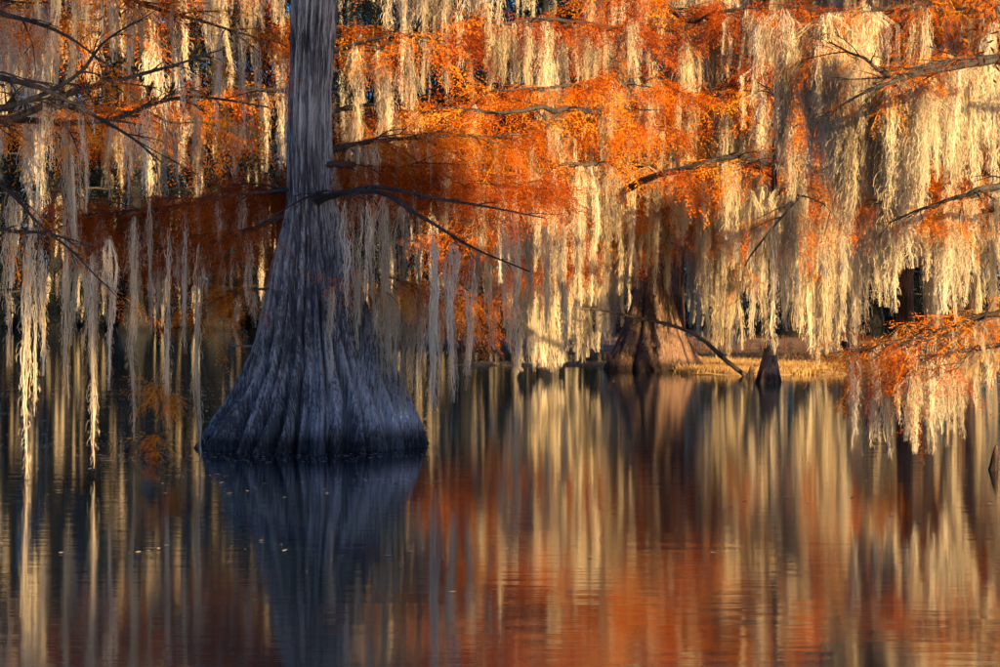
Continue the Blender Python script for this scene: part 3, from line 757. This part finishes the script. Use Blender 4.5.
limb_on(near_l, [P(-100, 200, 18.6), P(0, 228, 18.4), P(55, 238, 18.4), P(105, 285, 18.4)], 0.03, 0.006, 314, 8, 0.6, fol=1.0, fol_kind='near', moss=0.38, moss_kind='near_mid')
limb_on(near_l, [P(-100, 130, 18.6), P(0, 185, 18.4), P(40, 225, 18.4), P(85, 262, 18.4)], 0.028, 0.006, 315, 7, 0.5, fol=1.0, fol_kind='near', moss=0.62, moss_kind='near_mid')
limb_on(near_l, [P(-120, -60, 23), P(60, -30, 24), P(160, 10, 25), P(260, 40, 26)], 0.07, 0.01, 316, 20, 1.1, fol=3, fol_kind='near', moss=0.8, moss_kind='near_mid', fol_scale=(.8, 1.5))

# ================================================================== SMALL THINGS
# long dead branch leaning into the water in front of the flared cypress
rng = np.random.default_rng(801)
bp = P(748, 376, 44.6); bp.z = 0
segs, _, _ = grow_limb([P(538, 288, 44.6), P(562, 307, 44.6), P(602, 310, 44.5), P(645, 320, 44.4), P(675, 326, 44.4), P(702, 340, 44.4), P(722, 357, 44.5), P(750, 379, 44.6)][::-1], 0.06, 0.02, rng, 9, 0.7, sub=1, wob=0.015)
o = link('dead_branch', tubes_mesh('dead_branch', [(s_ - np.array(bp), r_) for s_, r_ in segs], M['limb'], 7, 0.3, 5), None, bp, label='long bare dead branch sloping into the water before the flared cypress', category='branch')

# dead limb of the slender cypress side, hanging in front of the gold moss
rng = np.random.default_rng(802)
def small_tree(name, label, p, h, seed, lean, fol=12, cat='sapling', kind='near'):
    rng = np.random.default_rng(seed)
    t = thing(name, label, cat, p)
    top = Vector((lean, 0, h))
    segs, lines, ax = grow_limb([Vector((0, 0, -0.2)), top * 0.5 + Vector((0.03, 0, 0)), top], 0.014, 0.004, rng, 9, 0.32, sub=2, rise=0.3)
    link('stem', tubes_mesh('stem', segs, M['limb'], 6, 0.2, seed), t)
    add_foliage('foliage', t, lines, fol, kind, rng, (0.4, 0.75))
    return t
d = water_d(457); p = P(154, 457, d); p.z = 0
small_tree('cypress_sapling', 'little rust leaved cypress sapling in the water beside the great trunk', p, 0.85, 811, 0.06, 22)
# bare stalks poking out of the water
for i, (x0, y0, x1, y1, lab) in enumerate([(130, 444, 116, 415, 'thin bent stalk in the dark water, the taller beside the sapling'), (112, 447, 100, 434, 'short thin stalk leaning in the dark water'), (137, 447, 150, 428, 'thin stalk leaning against the sapling')]):
    dd = water_d(y0); a = P(x0, y0, dd); a.z = 0; b_ = P(x1, y1, dd)
    ln = spline([Vector((0, 0, -0.1)), Vector((0, 0, 0.02)), (b_ - a) * 0.55 + Vector((0, 0, 0.05)), b_ - a], 10)
    link('bare_stalk', tubes_mesh('bare_stalk', [(ln, np.linspace(0.007, 0.003, 10))], M['limb'], 5, 0.2, i), None, a, label=lab, category='stalk', group='stalks in the dark water')
# cypress knees
def knee(label, px, py, h, r, seed, lean=0.0):
    dd = water_d(py); p = P(px, py, dd); p.z = 0
    prof = [(-0.3, 0, 0, r * 1.25), (0, 0, 0, r), (h * 0.25, lean * .2, 0, r * 0.72), (h * 0.6, lean * .5, 0, r * 0.5), (h * 0.85, lean * .9, 0, r * 0.42), (h * 0.97, lean, 0, r * 0.25), (h, lean, 0, r * 0.03)]
    return link('cypress_knee', trunk_mesh('cypress_knee', prof, seed, M['bark_brown'], 24, 22, ribs=5, flute=0.25, bark=0.012, bark_f=0.2), None, p, label=label, category='cypress knee', group='cypress knees')
knee('small dark cypress knee next to the slender cypress foot', 750, 377, 0.28, 0.10, 821, 0.04)
knee('low cypress knee by the roots of the flared cypress', 612, 371, 0.42, 0.14, 822, -0.05)
knee('pale stubby cypress knee below the low leafy limb', 994, 470, 0.26, 0.07, 823, 0.03)

# drifting leaves and scum flecks on the still water
def flecks(n, x0, x1, d0, d1, seed):
    r_ = np.random.default_rng(seed)
    y = d0 + (d1 - d0) * r_.random(n); x = r_.uniform(x0, x1, n) * y / FOC
    keep = vnoise(x * 0.35, y * 1.6, None, seed) > 0.55
    x, y = x[keep], y[keep]; n = len(x)
    a = r_.random(n) * 6.28; l = r_.uniform(0.008, 0.035, n); w = l * r_.uniform(0.3, 0.7, n)
    c, s_ = np.cos(a), np.sin(a)
    z = 0.004 + r_.random(n) * 0.004; t = r_.normal(0, 0.12, n)
    def corner(u, v): return np.stack([x + c * l * u - s_ * w * v, y + s_ * l * u + c * w * v, z + 0.5 * l * np.abs(t) * (u + 1)], -1)
    V = np.stack([corner(-1, 0), corner(0, -1), corner(1, 0), corner(0, 1)], 1).reshape(-1, 3)
    return V, np.arange(4 * n).reshape(-1, 4)
V1, F1 = flecks(9000, -520, -60, 18.5, 44, 31); V2, F2 = flecks(1200, -60, 520, 38, 50, 32); V3, F3 = flecks(350, -520, 520, 11.5, 22, 33)
V = np.vstack([V1, V2, V3]); F = np.vstack([F1, F2 + len(V1), F3 + len(V1) + len(V2)])
M['fleck'] = leafy_material('drifting_leaf', [(0.0, (0.22, 0.13, 0.07)), (0.5, (0.40, 0.33, 0.26)), (1.0, (0.6, 0.57, 0.52))], 0.2, 2.0, 1.0)
link('drifting_leaves', new_mesh('drifting_leaves', V, F, M['fleck']), kind='stuff', label='tiny leaf flecks drifting on the still dark water', category='leaves')

# ------------------------------------------------------------------ single moss beards, each a thing of its own
rngT = np.random.default_rng(55)
COUNT = {}
def tassel(px, y0, y1, d, label, group=None, fat=1.0, far=None):
    far = d > 27 if far is None else far
    ln = (y1 - y0) / FOC * d
    kinds = ['far_short', 'far_mid', 'far_long'] if far else ['near_short', 'near_mid', 'near_long']
    kd = min(kinds, key=lambda q: abs(math.log(T_LEN[q] / ln)))
    me = TASSEL[kd][int(rngT.integers(len(TASSEL[kd])))]
    o = link('moss_tassel', me, None, P(px, y0, d), label=label, category='moss')
    sz = ln / T_LEN[kd]
    w = fat * (0.5 + 0.5 * sz)
    o.scale = (w, w, sz); o.rotation_euler = (0, 0, rngT.random() * 6.28)
    if group: o['group'] = group
    return o
ORD = ['first', 'second', 'third', 'fourth', 'fifth', 'sixth', 'seventh', 'eighth', 'ninth', 'tenth', 'eleventh', 'twelfth', 'thirteenth', 'fourteenth', 'fifteenth', 'sixteenth']
g = 'moss tassels over the dark near water'
for px, y0, y1, d, lab in [(25, 235, 472, 18.9, 'longest moss tassel at the dark edge, its tip almost touching the water'),
        (8, 230, 362, 19.2, 'short moss tassel at the very edge over the dark water'), (42, 245, 372, 20.5, 'thin moss tassel just inward of the longest one over the dark water'),
        (66, 240, 402, 21.0, 'straight moss tassel between the longest one and the bluish strand'), (92, 250, 462, 19.4, 'long dim bluish moss strand nearly reaching the dark water'),
        (110, 235, 386, 21.5, 'hooked moss tassel beside the long dim bluish strand'), (134, 215, 434, 21.8, 'long pale moss tassel hanging just above the rusty sapling'),
        (168, 225, 422, 22.0, 'long shaggy moss tassel between the sapling and the great trunk'), (198, 240, 452, 21.8, 'slanting moss tassel whose tip ends beside the great trunk foot'),
        (150, 200, 330, 22.4, 'short thick moss tassel under the rust foliage above the sapling'), (185, 210, 350, 22.6, 'short frayed moss tassel under the rust foliage near the great trunk')]:
    tassel(px, y0, y1, d, lab, g)
g = 'sunlit moss tassels along the top'
for i, (px, y0, y1) in enumerate([(388, -20, 28), (402, -25, 88), (413, -15, 34), (425, -20, 48), (435, -20, 62), (447, -25, 86), (459, -25, 72), (471, -25, 96), (481, -15, 52), (490, -15, 44), (501, 15, 86)]):
    tassel(px, y0, y1, 41.5 + (i % 3) * 0.6, ORD[i] + ' sunlit moss tassel from the great trunk in the row along the top', g, 1.15)
g = 'dim moss strands beside the great trunk'
for i, (px, y0, y1, d) in enumerate([(346, 200, 318, 21.6), (357, 195, 345, 21.5), (368, 200, 300, 21.8), (384, 195, 372, 22.6), (402, 205, 405, 23.0), (418, 215, 340, 22.8), (433, 225, 408, 21.3), (452, 240, 398, 21.6), (470, 250, 372, 22.2), (488, 258, 345, 22.6)]):
    tassel(px, y0, y1, d, ORD[i] + ' dim moss strand from the great trunk under its bare branches', g, 1.3)
g = 'moss tassels at the end of the bare branches'
for i, (px, y0, y1, d) in enumerate([(505, 200, 310, 40), (516, 195, 362, 39.6), (528, 210, 330, 40), (546, 200, 325, 40.5), (563, 205, 348, 40), (578, 215, 330, 41)]):
    tassel(px, y0, y1, d, ORD[i] + ' bright moss tassel past the tip of the bare grey branches', g, 1.3)
g = 'moss tassels before the flared trunk'
for i, (px, y0, y1, d) in enumerate([(600, 190, 338, 46), (622, 180, 318, 46), (655, 185, 288, 46.2), (682, 180, 245, 46), (706, 170, 330, 46), (722, 180, 335, 46)]):
    tassel(px, y0, y1, d, ORD[i] + ' pale moss tassel, counted from the great trunk side, hanging before the flared cypress', g, 1.2)
g = 'moss tassels over the sunlit left side'
for i, (px, y0, y1, d) in enumerate([(128, 118, 215, 25), (143, 120, 200, 25.5), (165, 112, 205, 25), (176, 118, 190, 25.5), (198, 112, 212, 25), (240, 25, 95, 25), (250, 105, 160, 24.5), (280, 130, 175, 24.5)]):
    tassel(px, y0, y1, d, ORD[i] + ' frayed moss tassel, counted from the picture edge, above the shaded rust foliage', g, 1.3)

g = 'moss tassels about the slender cypress'
for i, (px, y0, y1, d) in enumerate([(752, 190, 330, 40.8), (763, 185, 338, 40.9), (773, 190, 345, 40.8), (784, 180, 322, 41), (797, 178, 318, 41)]):
    tassel(px, y0, y1, d, ORD[i] + ' moss tassel, counted from the flared cypress, hanging about the slender trunk', g, 1.1)
